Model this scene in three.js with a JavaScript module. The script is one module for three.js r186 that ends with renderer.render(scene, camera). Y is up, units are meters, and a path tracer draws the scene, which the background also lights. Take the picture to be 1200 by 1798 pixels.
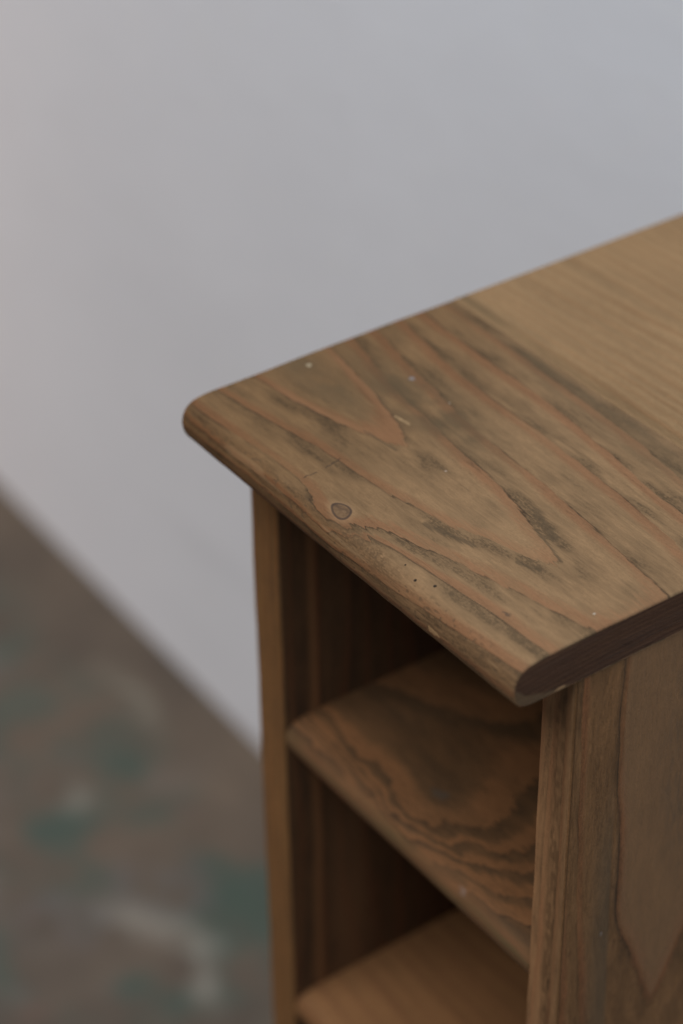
import * as THREE from 'three';

// ---------------------------------------------------------------- camera, light, exposure
const FLOOR = 0, TOP = 0.9;                       // the unit is 0.9 m tall; metres
const scene = new THREE.Scene();
const camera = new THREE.PerspectiveCamera(25.34, 683 / 1024, 0.05, 60);
camera.position.set(0.6769, TOP + 0.4937, 0.3961);
camera.up.set(-0.46215, 0.81851, -0.34125);
camera.lookAt(0.6769 - 0.671486, TOP + 0.4937 - 0.574344, 0.3961 - 0.468225);
camera.focus = 0.845;
camera.userData.fStop = 4.5;
scene.add(camera);
scene.background = new THREE.Color().setRGB(0.03, 0.031, 0.033);

const renderer = new THREE.WebGLRenderer({ antialias: true });
renderer.setSize(683, 1024);
renderer.toneMapping = THREE.LinearToneMapping;
renderer.toneMappingExposure = 1.0;
renderer.shadowMap.enabled = true;

function areaLight(name, pos, target, w, h, colour, intensity) {   // area light well out of the frame, for windows and added fill
  const l = new THREE.RectAreaLight(new THREE.Color().setRGB(...colour), intensity, w, h);
  l.name = name; l.position.set(...pos); l.lookAt(...target); scene.add(l);
}
areaLight('window_daylight', [0.1, 5.6, 2.15], [-0.2, 0.6, -0.3], 4.0, 4.0, [0.98, 0.99, 1.0], 6.3);
areaLight('side_window_daylight', [2.9, 2.1, 0.9], [0.1, 0.9, -0.4], 1.2, 1.4, [0.64, 0.81, 1.0], 4.0);
areaLight('warm_wall_fill', [-2.6, 0.6, 0.35], [-1.1, 0.4, -0.45], 0.6, 1.2, [1, 0.74, 0.6], 5.6);  // added low warm fill to even and tint the left wall; no doorway exists

const Q = 1;                                        // share of the texture resolution

// ---------------------------------------------------------------- noise and wood textures
const PERM = new Float32Array(65536);
{ let s = 12345; for (let i = 0; i < 65536; i++) { s = (Math.imul(s, 1664525) + 1013904223) | 0; PERM[i] = (s >>> 8) / 16777216; } }
const hash = (x, y) => PERM[(Math.imul(x, 7919) + Math.imul(y, 104729) + Math.imul(x ^ (y << 3), 31)) & 65535];
function noise(x, y) {                              // value noise, -1 .. 1
  const ix = Math.floor(x), iy = Math.floor(y); let fx = x - ix, fy = y - iy;
  fx = fx * fx * (3 - 2 * fx); fy = fy * fy * (3 - 2 * fy);
  const a = hash(ix, iy), b = hash(ix + 1, iy), c = hash(ix, iy + 1), d = hash(ix + 1, iy + 1);
  return 2 * (a + (b - a) * fx + (c - a) * fy + (a - b - c + d) * fx * fy) - 1;
}
const fbm = (x, y, n = 3) => { let s = 0, a = 0.55; for (let i = 0; i < n; i++) { s += a * noise(x, y); x = x * 2.03 + 17.3; y = y * 2.03 + 9.1; a *= 0.5; } return s; };
const clamp = (x, a = 0, b = 1) => (x < a ? a : x > b ? b : x);
const step = (a, b, x) => { const t = clamp((x - a) / (b - a)); return t * t * (3 - 2 * t); };

// A growth-ring field through contour lines: lines = [[value, [u, v], [u, v] ...] ...] in mm; u runs along the grain.
function ringField(lines, U0, U1, V0, V1, squeeze = 0.42) {
  const P = [];
  for (const [val, ...pts] of lines) for (let i = 0; i < pts.length; i++) {
    P.push([pts[i][0], pts[i][1], val]);
    if (i + 1 < pts.length) {
      const du = pts[i + 1][0] - pts[i][0], dv = pts[i + 1][1] - pts[i][1], n = Math.floor(Math.hypot(du * squeeze, dv) / 5);
      for (let k = 1; k <= n; k++) P.push([pts[i][0] + du * k / (n + 1), pts[i][1] + dv * k / (n + 1), val]);
    }
  }
  const n = P.length, N = n + 3, A = [];
  const ker = (a, b, c, d) => Math.hypot((a - c) * squeeze, b - d);
  for (let i = 0; i < n; i++) {
    const row = new Float64Array(N + 1);
    for (let j = 0; j < n; j++) row[j] = ker(P[i][0], P[i][1], P[j][0], P[j][1]);
    row[i] -= 0.25; row[n] = 1; row[n + 1] = P[i][0] / 100; row[n + 2] = P[i][1] / 100; row[N] = P[i][2];
    A.push(row);
  }
  for (let k = 0; k < 3; k++) {
    const row = new Float64Array(N + 1);
    for (let j = 0; j < n; j++) row[j] = k === 0 ? 1 : P[j][k - 1] / 100;
    A.push(row);
  }
  for (let i = 0; i < N; i++) {                     // Gauss with pivoting
    let p = i; for (let r = i + 1; r < N; r++) if (Math.abs(A[r][i]) > Math.abs(A[p][i])) p = r;
    const t = A[i]; A[i] = A[p]; A[p] = t;
    for (let r = i + 1; r < N; r++) { const f = A[r][i] / A[i][i]; if (f) for (let c = i; c <= N; c++) A[r][c] -= f * A[i][c]; }
  }
  const x = new Float64Array(N);
  for (let i = N - 1; i >= 0; i--) { let s = A[i][N]; for (let c = i + 1; c < N; c++) s -= A[i][c] * x[c]; x[i] = s / A[i][i]; }
  const GW = 221, GH = 161, G = new Float32Array(GW * GH);
  for (let j = 0; j < GH; j++) for (let i = 0; i < GW; i++) {
    const u = U0 + (U1 - U0) * i / (GW - 1), v = V0 + (V1 - V0) * j / (GH - 1);
    let s = x[n] + x[n + 1] * u / 100 + x[n + 2] * v / 100;
    for (let k = 0; k < n; k++) s += x[k] * ker(u, v, P[k][0], P[k][1]);
    G[j * GW + i] = s;
  }
  return (u, v) => {
    const a = clamp((u - U0) / (U1 - U0)) * (GW - 1.001), b = clamp((v - V0) / (V1 - V0)) * (GH - 1.001), i = a | 0, j = b | 0, fa = a - i, fb = b - j, o = j * GW + i;
    return (G[o] * (1 - fa) + G[o + 1] * fa) * (1 - fb) + (G[o + GW] * (1 - fa) + G[o + GW + 1] * fa) * fb;
  };
}

const TONES = { early: [0.25, 0.155, 0.08], late: [0.222, 0.116, 0.058], edge: [0.042, 0.025, 0.014], grime: [0.096, 0.062, 0.033] };
// A stained softwood face. area = [U0, U1, V0, V1] in mm; returns the maps of a material.
function wood({ area, size, field, seed = 0, tones = {}, late = 1, edge = 1, grime = 1, fibre = 1, jag = 3, marks, rough = 0.74, bump = 0.00022, gain = 1, blotch = 1, lateFrom = 0.36, hair = 1, warp = 1, lineW = 1, band = 1 }) {
  const [U0, U1, V0, V1] = area, W = Math.round(size[0] * Q), H = Math.round(size[1] * Q), T = { ...TONES, ...tones };
  const col = new Uint8Array(W * H * 4), hgt = new Uint8Array(W * H), c = [0, 0, 0];
  const toSRGB = new Uint8Array(4097);
  for (let i = 0; i <= 4096; i++) { const x = i / 4096; toSRGB[i] = 255 * (x <= 0.0031308 ? 12.92 * x : 1.055 * Math.pow(x, 1 / 2.4) - 0.055) + 0.5; }
  for (let y = 0; y < H; y++) for (let x = 0; x < W; x++) {
    const u = U0 + (U1 - U0) * (x + 0.5) / W, v = V0 + (V1 - V0) * (y + 0.5) / H, s = seed * 37.7;
    const fine = noise(u * 0.28 + s, v * 1.9 + s), fine2 = noise(u * 0.5 + s, v * 3.6 - s), streak = noise(u * 0.07 + s, v * 1.1 + 12), grit = noise(u * 1.5, v * 2.1 + s);
    const wave = noise(u * 0.045 + 40 + s, v * 0.12);
    const uu = u + jag * (noise(u * 0.07 + s, v * 1.15 + 3) + 0.55 * fine), vv = v + warp * (0.55 * wave + 0.3 * noise(u * 0.16 + s, v * 0.25 + 7) + 0.09 * fine);
    const phi = field(uu, vv), du = (field(uu + 0.8, vv) - phi) / 0.8, dv = (field(uu, vv + 0.8) - phi) / 0.8, slope = Math.hypot(du, dv) + 0.004, flat = Math.hypot(du * 5, dv) + 0.004, ring = Math.floor(phi), f = phi - ring, out = (1 - f) / slope, past = f / slope, k = hash(ring + 50, seed + 3);
    const cloud = fbm(u * 0.016 + s, v * 0.05 + 11, 2), cloud2 = fbm(u * 0.055 + 60 + s, v * 0.17 + s, 3), drift = noise(u * 0.022 + 5 + s, v * 0.07 + ring * 5.1);
    const lateAt = lateFrom + 0.2 * k + 0.1 * drift;
    const L = clamp(step(lateAt, Math.min(0.95, lateAt + 0.3), f) * (1 - step(1.4 + 1.6 * k, (4.2 + 3.2 * k + 1.2 * drift) * band, (1 - f) / flat)) * step(0, 0.3, out) * late * (0.95 + 0.2 * k + 0.45 * drift + 0.25 * streak + 0.2 * fine));
    const line = (1 - step(0.08, 0.4 * lineW, out)) + (1 - step(0.15, 0.8 * lineW, past));
    const broken = clamp(0.5 + 1.1 * noise(u * 0.04 + 90 + s, ring * 7.7 + v * 0.06) + 0.5 * fine + 0.4 * cloud2);
    const flow = noise(u * 0.02 + s, phi * 6.3), flow2 = noise(u * 0.045 + 9 + s, phi * 15), after = 1 - step(0.02, 0.6, f);
    const dirty = clamp(grime * (0.14 + 0.5 * cloud2 + 0.32 * cloud + 0.22 * streak + 0.3 * flow + 0.7 * after * clamp(0.62 + 0.8 * cloud2 + 0.35 * drift))) * (1 - 0.7 * L);
    const ridge = step(0.955, 0.995, 1 - Math.abs(noise(uu * 0.009 + s, vv * 0.75 + 50))) * clamp(0.1 + 1.5 * drift) * hair;
    const e = clamp(line * edge * broken + 0.6 * ridge);
    const tint = 1 + blotch * (0.14 * cloud + 0.05 * cloud2) + fibre * (0.08 * fine + 0.06 * fine2 + 0.05 * streak + 0.08 * grit + 0.09 * flow + 0.06 * flow2);
    for (let i = 0; i < 3; i++) {
      let q = T.early[i] + (T.late[i] - T.early[i]) * L;
      q += (T.grime[i] - q) * clamp(dirty * (0.85 + 0.4 * grit + 0.3 * fine2));
      q += (T.edge[i] - q) * e * 0.74;
      c[i] = q * tint * (gain.length ? gain[i] : gain);
    }
    let h = 0.5 + 0.2 * fine + 0.12 * fine2 + 0.12 * grit + 0.2 * L - 0.25 * e;
    if (marks) h += marks(u, v, c) || 0;
    const o = y * W + x;
    for (let i = 0; i < 3; i++) col[o * 4 + i] = toSRGB[(clamp(c[i]) * 4096) | 0];
    col[o * 4 + 3] = 255; hgt[o] = clamp(h) * 255;
  }
  const place = (t) => {
    t.magFilter = THREE.LinearFilter; t.minFilter = THREE.LinearMipmapLinearFilter; t.wrapS = t.wrapT = THREE.MirroredRepeatWrapping; t.generateMipmaps = true;
    t.repeat.set(1000 / (U1 - U0), 1000 / (V1 - V0)); t.offset.set(-U0 / (U1 - U0), -V0 / (V1 - V0)); t.needsUpdate = true;
    return t;
  };
  const map = place(new THREE.DataTexture(col, W, H, THREE.RGBAFormat)); map.colorSpace = THREE.SRGBColorSpace;
  const bumpMap = place(new THREE.DataTexture(hgt, W, H, THREE.RedFormat));
  return new THREE.MeshPhysicalMaterial({ map, bumpMap, bumpScale: bump, roughness: rough, metalness: 0, specularIntensity: 0.3 });
}
const straight = (pitch, wave = 1, seed = 0) => (u, v) => v / pitch + wave * 0.5 * noise(u * 0.008 + seed, v * 0.03 + seed) + 0.18 * noise(seed + v * 0.35, 3.1) + 20;

// ---------------------------------------------------------------- a milled board: a rounded profile run along an axis
// profile: closed loop of [a, b, group]; the loop runs so that the outside is on its left; length along l; ends eased by radius r.
function milled(profile, length, r, map3, { rows = 40, wobble = 0.0002, vStart = 0, seed = 0, groups = 2 } = {}) {
  const n = profile.length, pos = [], nor = [], uv = [], idx = Array.from({ length: groups }, () => []);
  let area = 0; for (let i = 0; i < n; i++) { const p = profile[i], q = profile[(i + 1) % n]; area += p[0] * q[1] - q[0] * p[1]; }
  const sgn = Math.sign(area);
  const nrm = profile.map((p, i) => {
    const a = profile[(i + n - 1) % n], b = profile[(i + 1) % n];
    const l1 = Math.hypot(p[0] - a[0], p[1] - a[1]), l2 = Math.hypot(b[0] - p[0], b[1] - p[1]);
    const t = [(p[0] - a[0]) / l1 / l1 + (b[0] - p[0]) / l2 / l2, (p[1] - a[1]) / l1 / l1 + (b[1] - p[1]) / l2 / l2], m = Math.hypot(...t);
    return [sgn * t[1] / m, -sgn * t[0] / m];
  });
  const arc = [vStart]; for (let i = 0; i < n; i++) { const p = profile[i], q = profile[(i + 1) % n]; arc.push(arc[i] + Math.hypot(q[0] - p[0], q[1] - p[1])); }
  const ls = [];
  for (let k = 0; k <= 4; k++) { const t = (k / 4) * Math.PI / 2; ls.push([r - r * Math.cos(t), r - r * Math.sin(t), -Math.cos(t)]); }
  for (let k = 1; k < rows; k++) ls.push([r + (length - 2 * r) * k / rows, 0, 0]);
  for (let k = 4; k >= 0; k--) { const t = (k / 4) * Math.PI / 2; ls.push([length - r + r * Math.cos(t), r - r * Math.sin(t), Math.cos(t)]); }
  const m3 = new THREE.Vector3(), base = new THREE.Vector3();
  map3(0, 0, 0, base);
  const put = (a, b, l, na, nb, nl, U, V) => {
    map3(a, b, l, m3); pos.push(m3.x, m3.y, m3.z);
    map3(na, nb, nl, m3); m3.sub(base).normalize(); nor.push(m3.x, m3.y, m3.z); uv.push(U, V);
  };
  ls.forEach(([l, inset, nl], j) => {
    for (let i = 0; i <= n; i++) {
      const p = profile[i % n], m = nrm[i % n], k = Math.sqrt(Math.max(0, 1 - nl * nl));
      const w = wobble * (noise(l * 38 + seed, arc[i] * 30 + seed) + 0.5 * noise(l * 130, arc[i] * 60 + seed)) - inset;
      put(p[0] + m[0] * w, p[1] + m[1] * w, l, m[0] * k, m[1] * k, nl, l, arc[i]);
    }
  });
  const probe = [new THREE.Vector3(), new THREE.Vector3(), new THREE.Vector3()];
  map3(1, 0, 0, probe[0]); map3(0, 1, 0, probe[1]); map3(0, 0, 1, probe[2]); probe.forEach((p) => p.sub(base));
  const hand = probe[0].cross(probe[1]).dot(probe[2]) * sgn > 0;
  const tri = (g, a, b, c) => (hand ? idx[g].push(a, b, c) : idx[g].push(a, c, b));
  for (let j = 0; j + 1 < ls.length; j++) for (let i = 0; i < n; i++) {
    const a = j * (n + 1) + i, b = a + 1, c = a + n + 1, d = c + 1, g = profile[i][2] || 0;
    tri(g, a, b, d); tri(g, a, d, c);
  }
  for (const end of [0, 1]) {
    const at = pos.length / 3, j = end ? ls.length - 1 : 0, nl = end ? 1 : -1, l = ls[j][0];
    let ca = 0, cb = 0; for (const p of profile) { ca += p[0] / n; cb += p[1] / n; }
    put(ca, cb, l, 0, 0, nl, ca, cb);
    for (let i = 0; i < n; i++) { const p = profile[i], m = nrm[i]; put(p[0] - m[0] * r, p[1] - m[1] * r, l, 0, 0, nl, p[0], p[1]); }
    for (let i = 0; i < n; i++) { const a = at + 1 + i, b = at + 1 + ((i + 1) % n); end ? tri(groups - 1, at, a, b) : tri(groups - 1, at, b, a); }
  }
  const g = new THREE.BufferGeometry();
  g.setAttribute('position', new THREE.Float32BufferAttribute(pos, 3));
  g.setAttribute('normal', new THREE.Float32BufferAttribute(nor, 3));
  g.setAttribute('uv', new THREE.Float32BufferAttribute(uv, 2));
  const all = []; idx.forEach((list, k) => { g.addGroup(all.length, list.length, k); for (const q of list) all.push(q); });
  g.setIndex(all);
  return g;
}
function part(name, geometry, material, parent, label) {
  const m = new THREE.Mesh(geometry, material); m.name = name; m.castShadow = m.receiveShadow = true;
  if (label) m.userData.label = label;
  parent.add(m); return m;
}
function structure(name, geometry, material, label) {
  const m = part(name, geometry, material, scene); m.userData = { kind: 'structure', label, category: name }; return m;
}

// ---------------------------------------------------------------- the setting: plaster wall and paint-stained floor
{
  const N = 640, col = new Uint8Array(N * N * 4), hg = new Uint8Array(N * N);
  for (let y = 0; y < N; y++) for (let x = 0; x < N; x++) {
    const u = x / N * 6, v = y / N * 6, a = fbm(u * 1.3, v * 1.3, 4), b = fbm(u * 7 + 9, v * 5, 3), o = y * N + x;
    const smear = step(0.35, 0.8, fbm(u * 2.1 + 31, v * 3.4 + 12, 4));
    const k = 0.985 + 0.015 * a + 0.012 * b - 0.05 * smear;
    col[o * 4] = 221 * k; col[o * 4 + 1] = 225 * k; col[o * 4 + 2] = 232 * k; col[o * 4 + 3] = 255;
    hg[o] = clamp(0.5 + 0.35 * fbm(u * 20, v * 14, 3) + 0.1 * noise(u * 90, v * 90)) * 255;
  }
  const place = (t) => { t.magFilter = THREE.LinearFilter; t.wrapS = t.wrapT = THREE.MirroredRepeatWrapping; t.needsUpdate = true; return t; };
  const map = place(new THREE.DataTexture(col, N, N)); map.colorSpace = THREE.SRGBColorSpace;
  const m = new THREE.MeshStandardMaterial({ map, bumpMap: place(new THREE.DataTexture(hg, N, N, THREE.RedFormat)), bumpScale: 0.0006, roughness: 0.9 });
  const g = new THREE.BoxGeometry(6, 3, 0.1); g.translate(0, 1.5, -0.05);
  const w = structure('wall', g, m, 'pale grey plastered wall behind the wooden shelf unit');
  w.position.set(-0.9, 0, -0.4635); w.rotation.y = -0.024;
}
{
  const N = 1280, X0 = -2.2, X1 = 1.4, Z0 = -0.7, Z1 = 2.9, col = new Uint8Array(N * N * 4), hg = new Uint8Array(N * N);
  // paint spills: [x, z, radius x, radius z, turn, colour]
  const green = [0.035, 0.06, 0.047], pale = [0.22, 0.2, 0.17], red = [0.15, 0.07, 0.05], mauve = [0.11, 0.086, 0.082];
  const spills = [[-0.535, -0.305, 0.075, 0.042, 0.4, green], [-0.73, -0.25, 0.07, 0.04, 0.2, green], [-0.74, -0.35, 0.06, 0.03, 0, green], [-0.5, -0.215, 0.05, 0.03, 0.7, green], [-0.56, -0.35, 0.05, 0.022, 0.2, green],
    [-0.545, -0.26, 0.055, 0.022, 0.5, pale], [-0.478, -0.258, 0.045, 0.014, -0.25, pale], [-0.738, -0.283, 0.036, 0.022, 0.6, [0.19, 0.17, 0.14]], [-0.52, -0.13, 0.022, 0.014, 0.2, red], [-0.66, -0.36, 0.03, 0.012, 0.3, [0.11, 0.065, 0.055]],
    [-0.6, -0.19, 0.07, 0.04, 0.5, mauve], [-0.6, -0.29, 0.05, 0.03, 0, mauve], [-0.82, -0.4, 0.07, 0.02, 0, [0.2, 0.18, 0.14]], [-0.47, -0.16, 0.05, 0.03, 0.3, green]];
  let s = 77; const rnd = () => (s = (Math.imul(s, 1103515245) + 12345) & 0x7fffffff) / 0x7fffffff;
  for (let i = 0; i < 160; i++) {
    const x = X0 + rnd() * 3.6, z = Z0 + rnd() * 3.6, r = 0.02 + 0.06 * rnd() * rnd(), k = 0.4 + 0.6 * rnd(), t = rnd() * 3, c = [green, pale, mauve, [0.06, 0.09, 0.06], red][Math.floor(rnd() * 4.2)];
    if (x > -1.0 && x < -0.35 && z < -0.05) continue;
    spills.push([x, z, r, r * k, t, c]);
  }
  const cell = 0.12, grid = new Map();
  spills.forEach((q, n) => { const R = Math.max(q[2], q[3]) * 1.6; for (let i = Math.floor((q[0] - R) / cell); i <= (q[0] + R) / cell; i++) for (let j = Math.floor((q[1] - R) / cell); j <= (q[1] + R) / cell; j++) { const key = i * 1000 + j; if (!grid.has(key)) grid.set(key, []); grid.get(key).push(n); } });
  const lin = (x) => 255 * (x <= 0.0031308 ? 12.92 * x : 1.055 * Math.pow(x, 1 / 2.4) - 0.055);
  for (let y = 0; y < N; y++) for (let x = 0; x < N; x++) {
    const X = X0 + (X1 - X0) * x / N, Z = Z0 + (Z1 - Z0) * y / N, o = y * N + x;
    const a = fbm(X * 6, Z * 6, 4), b = fbm(X * 40 + 3, Z * 40, 2), m = fbm(X * 13 + 8, Z * 13 + 5, 3), g = fbm(X * 10 + 70, Z * 10, 3), fine = fbm(X * 24 + 7, Z * 24 + 3, 3);
    const c = [0.09 * (1 + 0.3 * a + 0.2 * b), 0.067 * (1 + 0.28 * a + 0.2 * b), 0.048 * (1 + 0.25 * a + 0.2 * b)];
    const gm = 0.7 * step(-0.15, 0.4, 0.6 * g + 0.75 * fine), mm = 0.5 * step(0.15, 0.5, m), edge = step(-0.43, -0.33, Z + 0.02 * a);
    for (let i = 0; i < 3; i++) { c[i] += ([0.052, 0.068, 0.053][i] - c[i]) * gm * edge; c[i] += ([0.13, 0.115, 0.1][i] - c[i]) * mm * 0.6 * edge; }
    const near = grid.get(Math.floor(X / cell) * 1000 + Math.floor(Z / cell));
    if (near) for (const q of near) {
      const p = spills[q], ct = Math.cos(p[4]), st = Math.sin(p[4]), dx = X - p[0], dz = Z - p[1], e = Math.hypot((dx * ct - dz * st) / p[2], (dx * st + dz * ct) / p[3]);
      const w = (1 - step(0.2, 1.25, e + 0.8 * m + 0.6 * g + 0.4 * b)) * 0.7 * step(-0.45, 0.4, fine + 0.4 * b);
      if (w > 0) for (let i = 0; i < 3; i++) c[i] += (p[5][i] - c[i]) * w;
    }
    for (let i = 0; i < 3; i++) col[o * 4 + i] = lin(clamp(c[i]));
    col[o * 4 + 3] = 255; hg[o] = clamp(0.5 + 0.4 * b) * 255;
  }
  const place = (t) => { t.magFilter = THREE.LinearFilter; t.wrapS = t.wrapT = THREE.MirroredRepeatWrapping; t.repeat.set(1 / (X1 - X0), 1 / (Z1 - Z0)); t.offset.set(-X0 / (X1 - X0), -Z0 / (Z1 - Z0)); t.needsUpdate = true; return t; };
  const map = place(new THREE.DataTexture(col, N, N)); map.colorSpace = THREE.SRGBColorSpace;
  const m = new THREE.MeshStandardMaterial({ map, bumpMap: place(new THREE.DataTexture(hg, N, N, THREE.RedFormat)), bumpScale: 0.001, roughness: 0.75 });
  const g = new THREE.BoxGeometry(6, 0.08, 4.4); g.translate(-0.9, -0.04, 1.6);
  const p = g.attributes.position, t = g.attributes.uv; for (let i = 0; i < p.count; i++) t.setXY(i, p.getX(i), p.getZ(i));
  structure('floor', g, m, 'dark worn concrete floor spattered with green and white paint');
}

// ---------------------------------------------------------------- the shelf unit
const W = 0.2112, DEPTH = 0.315, unit = new THREE.Group();
unit.name = 'wooden_shelf_unit';
unit.userData = { label: 'small open shelf unit of stained pine with knotty top on paint-spattered floor', category: 'shelf unit' };
scene.add(unit);

const spot = (u, v, cu, cv, ru, rv) => Math.hypot((u - cu) / ru, (v - cv) / rv);
const blend = (c, t, k) => { for (let i = 0; i < 3; i++) c[i] += (t[i] - c[i]) * k; };
function segment(u, v, a, b, c, d) { const x = c - a, y = d - b, t = clamp(((u - a) * x + (v - b) * y) / (x * x + y * y)); return Math.hypot(u - a - x * t, v - b - y * t); }

// front plank of the top: cathedral grain
const frontField = ringField([
  [0.45, [-6, 54], [22, 53], [45, 54]],
  [1, [-6, 33], [24, 36], [37, 39], [57, 44], [74, 50], [76, 54], [69, 58], [56, 62], [34, 67], [14, 70], [-6, 73]],
  [2, [-6, 15], [5, 17], [35, 21], [58, 25], [75, 26], [98, 28], [112, 31], [131, 34], [146, 40], [164, 45], [173, 49], [172, 52], [164, 55], [154, 57], [143, 61], [133, 64], [108, 67], [87, 69], [69, 72], [53, 73], [36, 76], [21, 80], [-6, 86]],
  [3, [-6, 3], [34, 4.5], [54, 6], [73, 6.5], [86, 3], [98, 0.5], [108, 3], [116, 11], [126, 15], [137, 18], [146, 21], [159, 24], [169, 26], [176, 28], [186, 30], [198, 32], [216, 37]],
  [3, [-6, 97], [19, 93], [48, 88], [81, 83], [107, 81], [129, 80], [149, 78], [172, 75], [185, 74], [198, 72], [216, 69]],
  [4, [-6, 111], [22, 107], [45, 103], [94, 102], [142, 99], [163, 98], [192, 94], [216, 90]],
  [5, [-6, 122], [17, 120], [43, 119], [97, 118], [123, 115], [149, 111], [175, 109], [216, 106]],
  [6, [-6, 134], [60, 133], [120, 129], [170, 123], [216, 120]],
  [7, [-6, 146], [100, 146], [216, 142]],
  [4, [-6, -3], [50, -3], [80, -2], [100, -3.5], [118, 7], [147, 10], [175, 13], [216, 15]],
  [5, [-6, -8], [48, -6], [100, -7], [136, -4.5], [172, -2], [216, 2]],
  [6, [-6, -15], [60, -13], [120, -12], [216, -9]],
  [7, [-6, -21], [100, -20], [216, -18]],
], -6, 218, -24, 146);
const ARM_LOW = [[-6, 33], [24, 36], [37, 39], [57, 44], [72, 49.3], [77.5, 52.5]], ARM_HIGH = [[-6, 73], [14, 70], [34, 67], [56, 62], [69, 58], [77.5, 53.5]];
function along(P, u) { for (let i = 1; i < P.length; i++) if (u <= P[i][0] || i === P.length - 1) { const [a, b] = P[i - 1], [c, d] = P[i]; return b + (d - b) * (u - a) / (c - a); } }
const frontMarks = (u, v, c) => {
  let h = 0;
  // long soft stain beside the joint, and where dirt gathered
  const stain = step(116, 130, v) * (1 - step(134.5, 137, v + 1.2 * noise(u * 0.05, 2))) * clamp(0.42 + 1.1 * fbm(u * 0.03, v * 0.14 + 5, 3)) * step(15, 60, u);
  blend(c, [0.105, 0.073, 0.04], 0.75 * stain);
  const left = 1 - step(20, 150, u + 0.5 * (v - 40)); for (let i = 0; i < 3; i++) c[i] *= (1 - [0.28, 0.32, 0.385][i] * left) * (1 - [0.07, 0.16, 0.22][i] * (1 - step(-3, 7, v)));  // darker towards the left; the nose tint paints in shade on the front
  const haze = Math.max(0, 1 - spot(u, v, 16, 53.5, 42, 11)) * clamp(0.7 + fbm(u * 0.06, v * 0.12 + 3, 3)); blend(c, [0.098, 0.067, 0.035], 0.6 * clamp(haze * 1.7));
  const haze2 = Math.max(0, 1 - spot(u, v, 60, 77, 62, 19)) * clamp(0.75 + 1.2 * fbm(u * 0.08, v * 0.16 + 30, 3)); blend(c, [0.085, 0.058, 0.031], 0.72 * clamp(haze2 * 1.6));
  const haze3 = Math.max(0, 1 - spot(u, v, 122, 1, 32, 7)) * clamp(0.85 + 0.8 * fbm(u * 0.14, v * 0.22 + 80, 3)); blend(c, [0.1, 0.058, 0.028], 0.85 * clamp(haze3 * 1.7) * clamp(0.62 + 0.55 * noise(u * 0.9, v * 1.6) + 0.3 * noise(u * 2.3, v * 3)));
  // the inner V of reddish late wood, with its ragged dark outer edge
  { const uu = u + 1.6 * noise(u * 0.1, v * 1.3 + 60) + 0.9 * noise(u * 0.35, v * 3), lo = along(ARM_LOW, uu), hi = along(ARM_HIGH, uu), d = Math.min(v - lo, hi - v);
    if (uu < 78 && d > -3) {
      const red = step(-0.15, 0.25, d) * Math.max(1 - step(1.6, 4.6 + 1.5 * noise(u * 0.05, 31), d), step(50, 66, uu)) * step(-4, 22, uu + 8 * noise(v * 0.2, 77));
      blend(c, [0.215, 0.108, 0.052], 0.72 * red * (0.85 + 0.2 * noise(u * 0.2, v * 1.7)));
      blend(c, [0.05, 0.032, 0.019], (0.5 * (1 - step(0.15, 0.6, Math.abs(d + 0.25))) + 0.3 * (1 - step(0.2, 2.4, -d)) * (d < 0 ? 1 : 0)) * clamp(0.4 + 0.9 * noise(u * 0.09, 12 + (v > 53 ? 9 : 0))) * step(20, 50, uu));
    } }
  // knot: an oval plug with a dark rim
  const kx = (u - 98.3) / 5.1, ky = (v - 7.3) / 3.1, ka = Math.atan2(ky, kx), k = Math.hypot(kx, ky) * (1 + 0.05 * Math.sin(2 * ka + 0.6) + 0.07 * Math.sin(3 * ka + 1.1)) + 0.05 * noise(u * 0.25, v * 0.3 + 9);
  if (k < 2.2) {
    blend(c, [0.33, 0.2, 0.105], 0.35 * (1 - step(1.0, 1.9, k)));                        // pale halo of turned fibre
    blend(c, [0.125, 0.073, 0.038], 1 - step(0.9, 1.03, k));
    if (k < 1) { blend(c, [0.21, 0.13, 0.072], 0.5 * (0.5 + 0.5 * noise(u * 0.9, v * 1.3))); blend(c, [0.05, 0.03, 0.02], 0.5 * (1 - step(0.05, 0.5, Math.abs(ky - 0.35 - 0.4 * kx + 0.2 * noise(u, v))))); }
    const rim = 1 - step(0.05, 0.17, Math.abs(k - 0.98)); blend(c, [0.045, 0.03, 0.024], 0.8 * rim); h -= 0.35 * rim;
  }
  // two hair cracks across the grain, splinter, pin holes, flecks
  for (const [a, b, d, e] of [[71.5, 8.5, 72.2, 14], [71.5, 19, 69.8, 27]]) { const q = segment(u + 0.35 * noise(v * 0.9, 4), v, a, b, d, e); if (q < 0.7) { const w = 1 - step(0.12, 0.5, q); blend(c, [0.04, 0.026, 0.018], 0.75 * w); h -= 0.4 * w; } }
  for (const [a, b, d, e] of [[58, 62.2, 61.5, 62.6], [61, 62.4, 66, 63.5]]) { const q = segment(u, v + 0.4 * noise(u * 0.5, 8), a, b, d, e); if (q < 1.2) { const w = 1 - step(0.25, 0.8, q); blend(c, [0.38, 0.25, 0.13], 0.6 * w); h += 0.3 * w; } }
  for (const [a, b, r] of [[149, 4, 0.75], [157, 7, 0.8], [140, 6.3, 0.5]]) { const w = 1 - step(0.5, 1.1, spot(u, v, a, b, r, r)); blend(c, [0.012, 0.009, 0.007], w); h -= 0.5 * w; }
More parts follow.
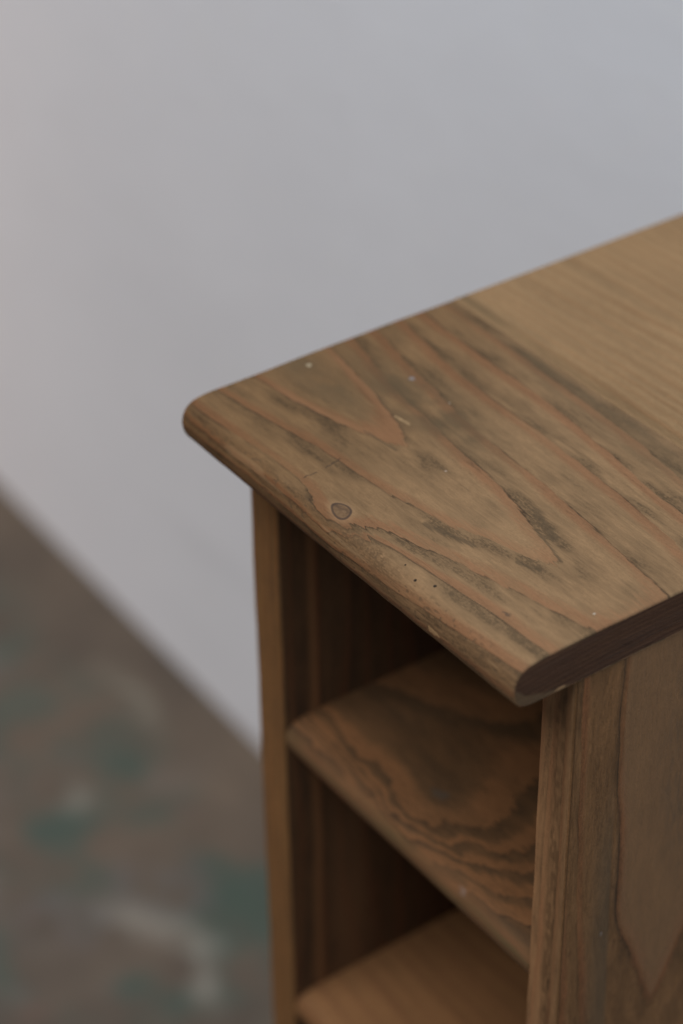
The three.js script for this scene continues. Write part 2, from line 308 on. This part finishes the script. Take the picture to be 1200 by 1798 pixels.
  for (const [a, b, r, t] of [[5, 57, 1.3, [0.4, 0.33, 0.22]], [39, 85, 1.5, [0.2, 0.185, 0.185]], [204, 42, 0.7, [0.42, 0.38, 0.31]], [101, 55, 0.6, [0.33, 0.25, 0.19]], [63, 86, 0.5, [0.45, 0.38, 0.3]]]) { const d = spot(u, v, a, b, r, r) + 0.3 * noise(u * 1.4, v * 1.4); blend(c, t, 0.8 * (1 - step(0.5, 1.1, d))); }
  const chip = spot(u, v, 166, -8.2, 3.6, 1.5) + 0.5 * noise(u * 0.7, v * 0.9); if (chip < 1.2) { const w = 1 - step(0.7, 1, chip); blend(c, [0.42, 0.25, 0.12], 0.85 * w); h -= 0.3 * w; }
  const pit = spot(u, v, 186, 17, 3.2, 1.0) + 0.7 * noise(u * 0.8, v * 1.2); blend(c, [0.07, 0.05, 0.035], 0.7 * (1 - step(0.55, 1, pit)));
  for (const [a, b, d, e, w0] of [[142, 66, 160, 60.5, 2.4], [125, 27, 146, 33, 2], [164, 40, 172, 43, 1.4], [152, 58, 173, 53, 0.9], [60, 46, 78, 48, 1.0]]) {   // dark scuffs beside the ring edges
    const q = segment(u, v, a, b, d, e) / w0 + 0.55 * noise(u * 0.22, v * 1.7 + 2); if (q < 1.3) blend(c, [0.068, 0.047, 0.027], 0.55 * (1 - step(0.3, 1.1, q)));
  }
  if (v < 5) { const pit = step(0.5, 0.85, noise(u * 0.55, v * 0.9 + 70)) * (1 - step(1, 5, v)); blend(c, [0.07, 0.046, 0.026], 0.55 * pit); h -= 0.4 * pit; const rub = step(0.35, 0.8, noise(u * 0.06, v * 0.5 + 20)) * step(-9, -5, v); blend(c, [0.3, 0.185, 0.095], 0.3 * rub * (1 - step(0, 5, v))); }
  return h;
};
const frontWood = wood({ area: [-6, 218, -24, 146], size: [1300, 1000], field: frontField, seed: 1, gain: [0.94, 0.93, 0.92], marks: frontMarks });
const backMarks = (u, v, c) => {     // v counts from the back edge; the joint is at 176.5
  const j = 176.5 - v, n = fbm(u * 0.02 + 3, v * 0.1, 3);
  blend(c, [0.12, 0.083, 0.045], 0.6 * step(3.5, 5.5, j + 0.5 * noise(u * 0.05, 8)) * (1 - step(7, 11, j + 2 * n)) * (1 - step(14, 46, u)));
  blend(c, [0.15, 0.1, 0.055], 0.45 * clamp(n * 2.2 - 0.15) * (1 - step(20, 45, j)));
  blend(c, [0.33, 0.21, 0.11], 0.5 * (1 - step(1.5, 4, j)));
  return 0;
};
const backWood = wood({ marks: backMarks, area: [-6, 218, 0, 180], size: [900, 720], field: (u, v) => straight(6.4, 2.2, 4)(u, v + 5 * noise(v * 0.045, 7) + 2.5 * noise(v * 0.16, 3)), seed: 2, late: 0.55, edge: 0.1, grime: 0.3, jag: 2, hair: 0.3, tones: { early: [0.255, 0.16, 0.081], late: [0.21, 0.118, 0.056] } });
const endMarks = (u, v, c) => {       // dark stain above; lower front corner painted lighter as a lit chamfer; a chip on the lower edge
  const b = u > -3.6 ? -14.5 + (u + 3.6) * 1.05 : u > -13 ? -17.9 - (u + 13) * -0.36 : -19.2 + (u + 21) * 0.16;
  blend(c, [0.135, 0.082, 0.042], 0.8 * (1 - step(-0.9, 0.9, v - b + 0.5 * noise(u * 0.5, v * 0.4))));
  const d = spot(u, v, -20.5, -19.4, 3, 1.1) + 0.4 * noise(u * 0.6, v); blend(c, [0.33, 0.19, 0.09], 0.85 * (1 - step(0.6, 1, d)));
  return 0;
};
const endWood = wood({ marks: endMarks, area: [-320, 20, -30, 10], size: [1200, 160], field: (u, v) => (v + 0.0006 * (u + 80) * (u + 80)) / 2.6 + 30, seed: 3, jag: 1, late: 0.8, edge: 0.5, grime: 0.7, gain: [0.45, 0.34, 0.28], tones: { early: [0.21, 0.13, 0.078], late: [0.13, 0.072, 0.05], grime: [0.12, 0.088, 0.07] }, bump: 0.0003, rough: 0.8 });

// profile of a board front: [back from the nose, height], spline through measured points
function noseProfile(thick, back, nose = 1) {
  const raw = [[-0.014, 0], [-0.0112, -0.0002], [-0.0078, -0.0006], [-0.0046, -0.0014], [-0.0018, -0.003], [0.0001, -0.0055], [0.0011, -0.0086], [0.0011, -0.0112], [0.0005, -0.0142], [-0.0012, -0.0174], [-0.004, -0.0193], [-0.0085, -0.02]];
  const pts = raw.map(([z, y]) => new THREE.Vector2(z * nose, y * thick / 0.02)), c = new THREE.SplineCurve(pts).getPoints(30).map((p) => [p.x, p.y, 0]);
  const out = []; for (let k = 0; k < 14; k++) out.push([-back + (back - 0.014 * nose) * k / 14, 0, 0]);
  out.push(...c); for (let k = 1; k <= 4; k++) out.push([-0.0085 * nose + (-back + 0.0085 * nose) * k / 4, -thick, 0]);
  return out;
}
const alongX = (x0, y0, z0) => (a, b, l, v) => v.set(x0 + l, y0 + b, z0 + a);
const top = new THREE.Group(); top.name = 'top_board'; unit.add(top);
const JOINT = 0.1385;
{
  const prof = noseProfile(0.02, JOINT);
  // arc length starts at the joint; the texture's v counts back from the nose
  const g = milled(prof, W + 0.0038, 0.0011, alongX(-0.003, TOP, 0), { rows: 60, vStart: 0, seed: 5, groups: 2, wobble: 0.00022 });
  const uvA = g.attributes.uv, nSide = uvA.count - 2 * (prof.length + 1);
  for (let i = 0; i < nSide; i++) uvA.setXY(i, uvA.getX(i) - 0.003, JOINT - uvA.getY(i));
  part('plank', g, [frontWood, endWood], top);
  const bz = DEPTH - JOINT, e = 0.0012;
  const p2 = []; for (let k = 0; k <= 10; k++) p2.push([-DEPTH + e + (bz - e - 0.0003) * k / 10, 0, 0]);
  p2.push([-JOINT - 0.0001, -0.0004, 0], [-JOINT - 0.0001, -0.0196, 0], [-JOINT - 0.0004, -0.02, 0], [-DEPTH + e, -0.02, 0], [-DEPTH, -0.02 + e, 0], [-DEPTH, -e, 0]);
  const g2 = milled(p2, W + 0.0038, 0.0011, alongX(-0.003, TOP, 0), { rows: 40, seed: 9, wobble: 0.0001 });
  part('plank_001', g2, [backWood, endWood], top, 'paler rear plank of the top with fine straight grain');
}

// side panels: run along y (downwards); profile in x, z
const sideField = ringField([
  [0.3, [-5, 84], [60, 84], [120, 82], [190, 80]],
  [1, [-5, 52], [22, 52], [45, 51], [63, 52], [83, 53], [106, 56], [132, 56.5], [157, 58], [176, 66], [194, 72], [213, 78], [214, 83], [205, 87], [195, 91], [181, 97], [150, 110], [100, 122], [-5, 130]],
  [2, [-5, 32], [50, 33], [100, 34.5], [160, 38], [230, 44], [300, 70], [310, 90], [290, 110], [200, 140], [100, 155], [-5, 160]],
  [3, [-5, 22], [45, 24], [135, 28], [230, 32], [420, 40]],
  [4, [-5, 15], [135, 18], [420, 26]],
  [5, [-5, 8], [420, 14]],
  [6, [-5, 0], [420, 2]],
  [3, [-5, 185], [200, 180], [420, 150]], [4, [-5, 215], [420, 200]], [5, [-5, 250], [420, 240]], [6, [-5, 290], [420, 290]],
], -5, 420, -4, 300);
const S = new THREE.SplineCurve([[-5, 52.5], [22, 52], [45, 51], [63, 52], [83, 53], [106, 56], [132, 56.5], [157, 58], [176, 66], [194, 72], [210, 77], [214, 81], [208, 86], [195, 91], [181, 97], [165, 104]].map(([a, b]) => new THREE.Vector2(a, b))).getPoints(44).map((p) => [p.x, p.y]);
const sideMarks = (u, v, c) => {
  const rub = Math.max(0, 1 - spot(u, v, 75, 92, 90, 20)); blend(c, [0.055, 0.042, 0.028], clamp(rub * 1.8) * clamp(0.3 + 1.5 * fbm(u * 0.14, v * 0.9 + 4, 3)));
  const grey = step(38, 52, v) * (1 - step(51, 53, v - (u - 100) * 0.03)) * step(60, 130, u); blend(c, [0.1, 0.08, 0.05], 0.45 * grey);
  let thin = 9; const vj = v + 0.5 * noise(u * 0.06, 6) + 0.25 * noise(u * 0.4, v * 0.3);
  for (let i = 0; i + 1 < S.length; i++) if (v > 48 && v < 108) thin = Math.min(thin, segment(u, vj, ...S[i], ...S[i + 1]));
  if (thin < 9) { const soft = clamp(0.7 + 0.7 * noise(u * 0.05, v * 0.1 + 2)); blend(c, [0.04, 0.026, 0.016], (0.4 * (1 - step(0.05, 0.5, thin)) + 0.34 * (1 - step(0.2, 2.2, thin + 0.5 * noise(u * 0.3, v * 0.5)))) * soft * (1 - 0.35 * step(150, 190, u))); }
  const inside = v > 54 && v < 96 && u < 176 + (v < 80 ? (v - 66) * 2.6 : (97 - v) * 2.2); if (inside) blend(c, [0.262, 0.145, 0.072], 0.5 * step(0.2, 4, thin));
  const w = Math.abs(v - 23 - u * 0.018 - 0.6 * noise(u * 0.03, 9)); blend(c, [0.33, 0.22, 0.12], 0.55 * (1 - step(0.2, 1.6, w)) * step(0.0, 0.5, noise(u * 0.1, 44)) * step(70, 100, u));
  const d = spot(u, v, 158, 50, 1.8, 0.7); blend(c, [0.3, 0.26, 0.24], 0.4 * (1 - step(0.3, 1, d)));
  return 0;
};
const sideWood = wood({ area: [-5, 420, -4, 300], size: [1500, 1100], field: sideField, seed: 6, jag: 4, fibre: 1.7, bump: 0.0004, grime: 0.75, late: 0.8, edge: 0.75, marks: sideMarks, gain: [0.85, 0.69, 0.58], tones: { early: [0.25, 0.15, 0.072], late: [0.25, 0.125, 0.06] } });
const innerMarks = (u, v, c) => {
  const q = Math.abs(v - 45.5 - 0.8 * noise(u * 0.02, 4)); blend(c, [0.24, 0.1, 0.038], 0.45 * (1 - step(0.8, 3.6, q)));
  const p = Math.max(0, 1 - spot(u, v, 300, 64, 120, 16)); blend(c, [0.2, 0.09, 0.038], 0.35 * clamp(p * 1.6));
  return 0;
};
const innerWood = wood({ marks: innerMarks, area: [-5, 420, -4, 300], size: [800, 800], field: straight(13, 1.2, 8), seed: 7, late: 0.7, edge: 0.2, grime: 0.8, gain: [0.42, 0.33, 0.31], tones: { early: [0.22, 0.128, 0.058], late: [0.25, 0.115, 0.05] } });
const edgeMarks = (u, v, c) => { const w = v + 0.6 * noise(u * 0.02, 3), hi = step(9.5, 11.5, w), lo = step(3.5, 5, w) * (1 - step(8.5, 10.5, w)); for (let i = 0; i < 3; i++) c[i] *= (1 + 0.28 * hi) * (1 - 0.3 * lo * clamp(0.7 + noise(u * 0.3, v * 0.8))); return 0; };
const edgeWood = wood({ marks: edgeMarks, area: [-5, 420, -10, 30], size: [1600, 160], field: straight(7, 1.2, 15), seed: 8, late: 0.45, edge: 0.35, grime: 0.8, gain: [0.86, 0.7, 0.62], tones: { early: [0.29, 0.185, 0.095] } });
const darkEdgeWood = wood({ area: [-5, 420, -10, 30], size: [1200, 120], field: straight(5, 0.8, 25), seed: 18, late: 0.8, edge: 0.5, grime: 0.8, gain: [1.05, 0.87, 0.72], tones: { early: [0.2, 0.118, 0.052], late: [0.2, 0.1, 0.042] } });
// profile walks: back of outer face -> front edge -> back of inner face; group 0 outer, 1 front edge, 2 inner, 3 ends
function panelProfile(x0, x1, zf, zb, outerIsRight) {
  const r = 0.002, P = [], X = outerIsRight ? x1 : x0, Y = outerIsRight ? x0 : x1, s = outerIsRight ? 1 : -1;
  for (let k = 0; k < 12; k++) P.push([X, zb + (zf - r - zb) * k / 12, 0]);
  for (let k = 0; k <= 5; k++) { const t = k / 5 * Math.PI / 2; P.push([X - s * r * (1 - Math.cos(t)), zf - r + r * Math.sin(t), k < 3 ? 0 : 1]); }
  for (let k = 1; k < 4; k++) P.push([X + (Y + s * r - X + s * r) * 0 - s * (r + (Math.abs(x1 - x0) - 2 * r) * k / 4), zf, 1]);
  for (let k = 0; k <= 5; k++) { const t = k / 5 * Math.PI / 2; P.push([Y + s * r * (1 - Math.sin(t)), zf - r + r * Math.cos(t), k < 3 ? 1 : 2]); }
  for (let k = 1; k <= 12; k++) P.push([Y, zf - r + (zb - zf + r) * k / 12, 2]);
  return P;
}
const down = (a, b, l, v) => v.set(a, TOP - 0.02 - l, b);
for (const right of [false, true]) {
  const x0 = right ? W - 0.0188 : -0.0016, x1 = right ? W : 0.0196, zf = -0.029, zb = -DEPTH + 0.004;
  const P = panelProfile(x0, x1, zf, zb, right), g = milled(P, TOP - 0.02, 0.0008, down, { rows: 90, seed: right ? 21 : 33, groups: 4, wobble: 0.00025 });
  // v: for the outer and inner faces count from the front edge plane at world z = 0, so the grain stands where it was measured
  const uvA = g.attributes.uv, pA = g.attributes.position, side = new Float32Array(uvA.count), idx = g.index.array;
  const mid = (x0 + x1) / 2, n1 = P.length + 1, nSide = uvA.count - 2 * n1;
  for (let i = 0; i < nSide; i++) uvA.setXY(i, uvA.getX(i) + 0.02, Math.abs(pA.getX(i) - mid) > 0.0062 && pA.getZ(i) < zf - 0.0012 ? -pA.getZ(i) : uvA.getY(i));
  // front edge: v runs across the edge (split vertices so that the faces do not share it)
  const grp = g.groups[1], pos = Array.from(pA.array), nor = Array.from(g.attributes.normal.array), uv = Array.from(uvA.array), map = new Map(), ia = Array.from(idx);
  for (let k = grp.start; k < grp.start + grp.count; k++) {
    const i = ia[k]; if (!map.has(i)) { map.set(i, pos.length / 3); pos.push(pA.getX(i), pA.getY(i), pA.getZ(i)); nor.push(...g.attributes.normal.array.slice(3 * i, 3 * i + 3)); uv.push(uvA.getX(i), Math.abs(pA.getX(i) - (right ? x1 : x0)) + (zf - pA.getZ(i)) * (Math.abs(pA.getX(i) - (right ? x1 : x0)) < 0.008 ? -1 : 1)); }
    ia[k] = map.get(i);
  }
  g.setAttribute('position', new THREE.Float32BufferAttribute(pos, 3)); g.setAttribute('normal', new THREE.Float32BufferAttribute(nor, 3)); g.setAttribute('uv', new THREE.Float32BufferAttribute(uv, 2)); g.setIndex(ia);
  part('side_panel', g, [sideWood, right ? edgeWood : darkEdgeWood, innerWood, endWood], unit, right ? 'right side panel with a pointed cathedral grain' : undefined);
}

// shelves
const shelfField = ringField([
  [-0.3, [20, 92], [55, 104], [76, 118], [74, 150]],
  [0.35, [20, 64], [46, 68], [58, 61], [68, 58], [73, 68], [70, 84], [78, 100], [92, 112], [92, 150]],
  [1, [15, 47], [40, 46.5], [57, 46], [72, 46], [86, 43], [99, 40], [112, 44], [122, 52], [128, 61], [126, 73], [119, 84], [116, 98], [124, 122], [126, 150]],
  [2, [15, 41], [60, 40], [95, 35], [111, 38], [125, 44], [140, 55], [147, 67], [143, 86], [146, 110], [158, 150]],
  [3, [15, 36], [80, 34], [112, 32], [135, 41], [156, 54], [170, 70], [166, 95], [172, 120], [186, 150]],
  [4, [15, 31], [80, 29], [125, 28.5], [150, 38], [175, 50], [200, 66]], [5, [150, 30], [178, 38], [204, 46]],
  [4.3, [15, 25], [80, 24], [120, 23]], [4.5, [15, 12], [110, 12]], [5.3, [200, 26]], [5.5, [200, 12]],
], 10, 205, 10, 150, 0.7);
const shelfMarks = (u, v, c) => { const n = 1 - step(27, 33, v + 1.5 * noise(u * 0.04, 3)); blend(c, [0.16 * (1 + 0.2 * noise(u * 0.05, v * 0.6)), 0.083, 0.038], 0.8 * n); blend(c, [0.07, 0.05, 0.035], 0.7 * (1 - step(0.3, 1, spot(u, v, 99, 57, 6, 4) + 0.3 * noise(u * 0.3, v * 0.3)))); blend(c, [0.26, 0.22, 0.2], 0.25 * (1 - step(0.2, 1, spot(u, v, 147, 30, 4, 2) + 0.4 * noise(u * 0.5, v)))); return 0; };
const figured = wood({ area: [10, 205, 10, 150], size: [900, 680], field: shelfField, seed: 11, jag: 2.5, lateFrom: 0.2, hair: 1, warp: 6, late: 0.95, edge: 0.7, grime: 1.15, lineW: 1.5, band: 3, marks: shelfMarks, gain: [0.62, 0.52, 0.46], rough: 0.74, tones: { early: [0.18, 0.105, 0.05], late: [0.27, 0.142, 0.064] } });
const plain = wood({ area: [10, 205, 10, 150], size: [600, 600], field: straight(11, 1.6, 22), seed: 12, late: 0.5, edge: 0.1, grime: 0.3, gain: [0.64, 0.53, 0.45], tones: { early: [0.3, 0.17, 0.08] } });
[-0.1706, -0.3465, -0.5225, -0.6985, -0.852].forEach((y, i) => {
  const prof = noseProfile(0.0185, DEPTH - 0.029 - 0.012, 0.9), len = W - 0.0188 - 0.0196;
  const g = milled(prof, len, 0.0004, alongX(0.0196, TOP + y, -0.0305), { rows: 40, seed: 40 + i, wobble: 0.0002 });
  const uvA = g.attributes.uv, nSide = uvA.count - 2 * (prof.length + 1), total = DEPTH - 0.041;
  for (let k = 0; k < nSide; k++) uvA.setXY(k, uvA.getX(k) + 0.0196, 0.0305 + total - uvA.getY(k));
  part('shelf', g, [i === 0 ? figured : plain, endWood], unit, i === 0 ? 'upper shelf with dark swirling grain' : i === 1 ? 'second shelf of plain paler wood' : undefined);
});
{
  const g = new THREE.BoxGeometry(W - 0.039, TOP - 0.06, 0.006); g.translate(W / 2, (TOP - 0.06) / 2 + 0.03, -DEPTH + 0.009);
  const p = g.attributes.position, t = g.attributes.uv; for (let i = 0; i < p.count; i++) t.setXY(i, p.getY(i), p.getX(i));
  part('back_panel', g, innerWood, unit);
}

renderer.render(scene, camera);
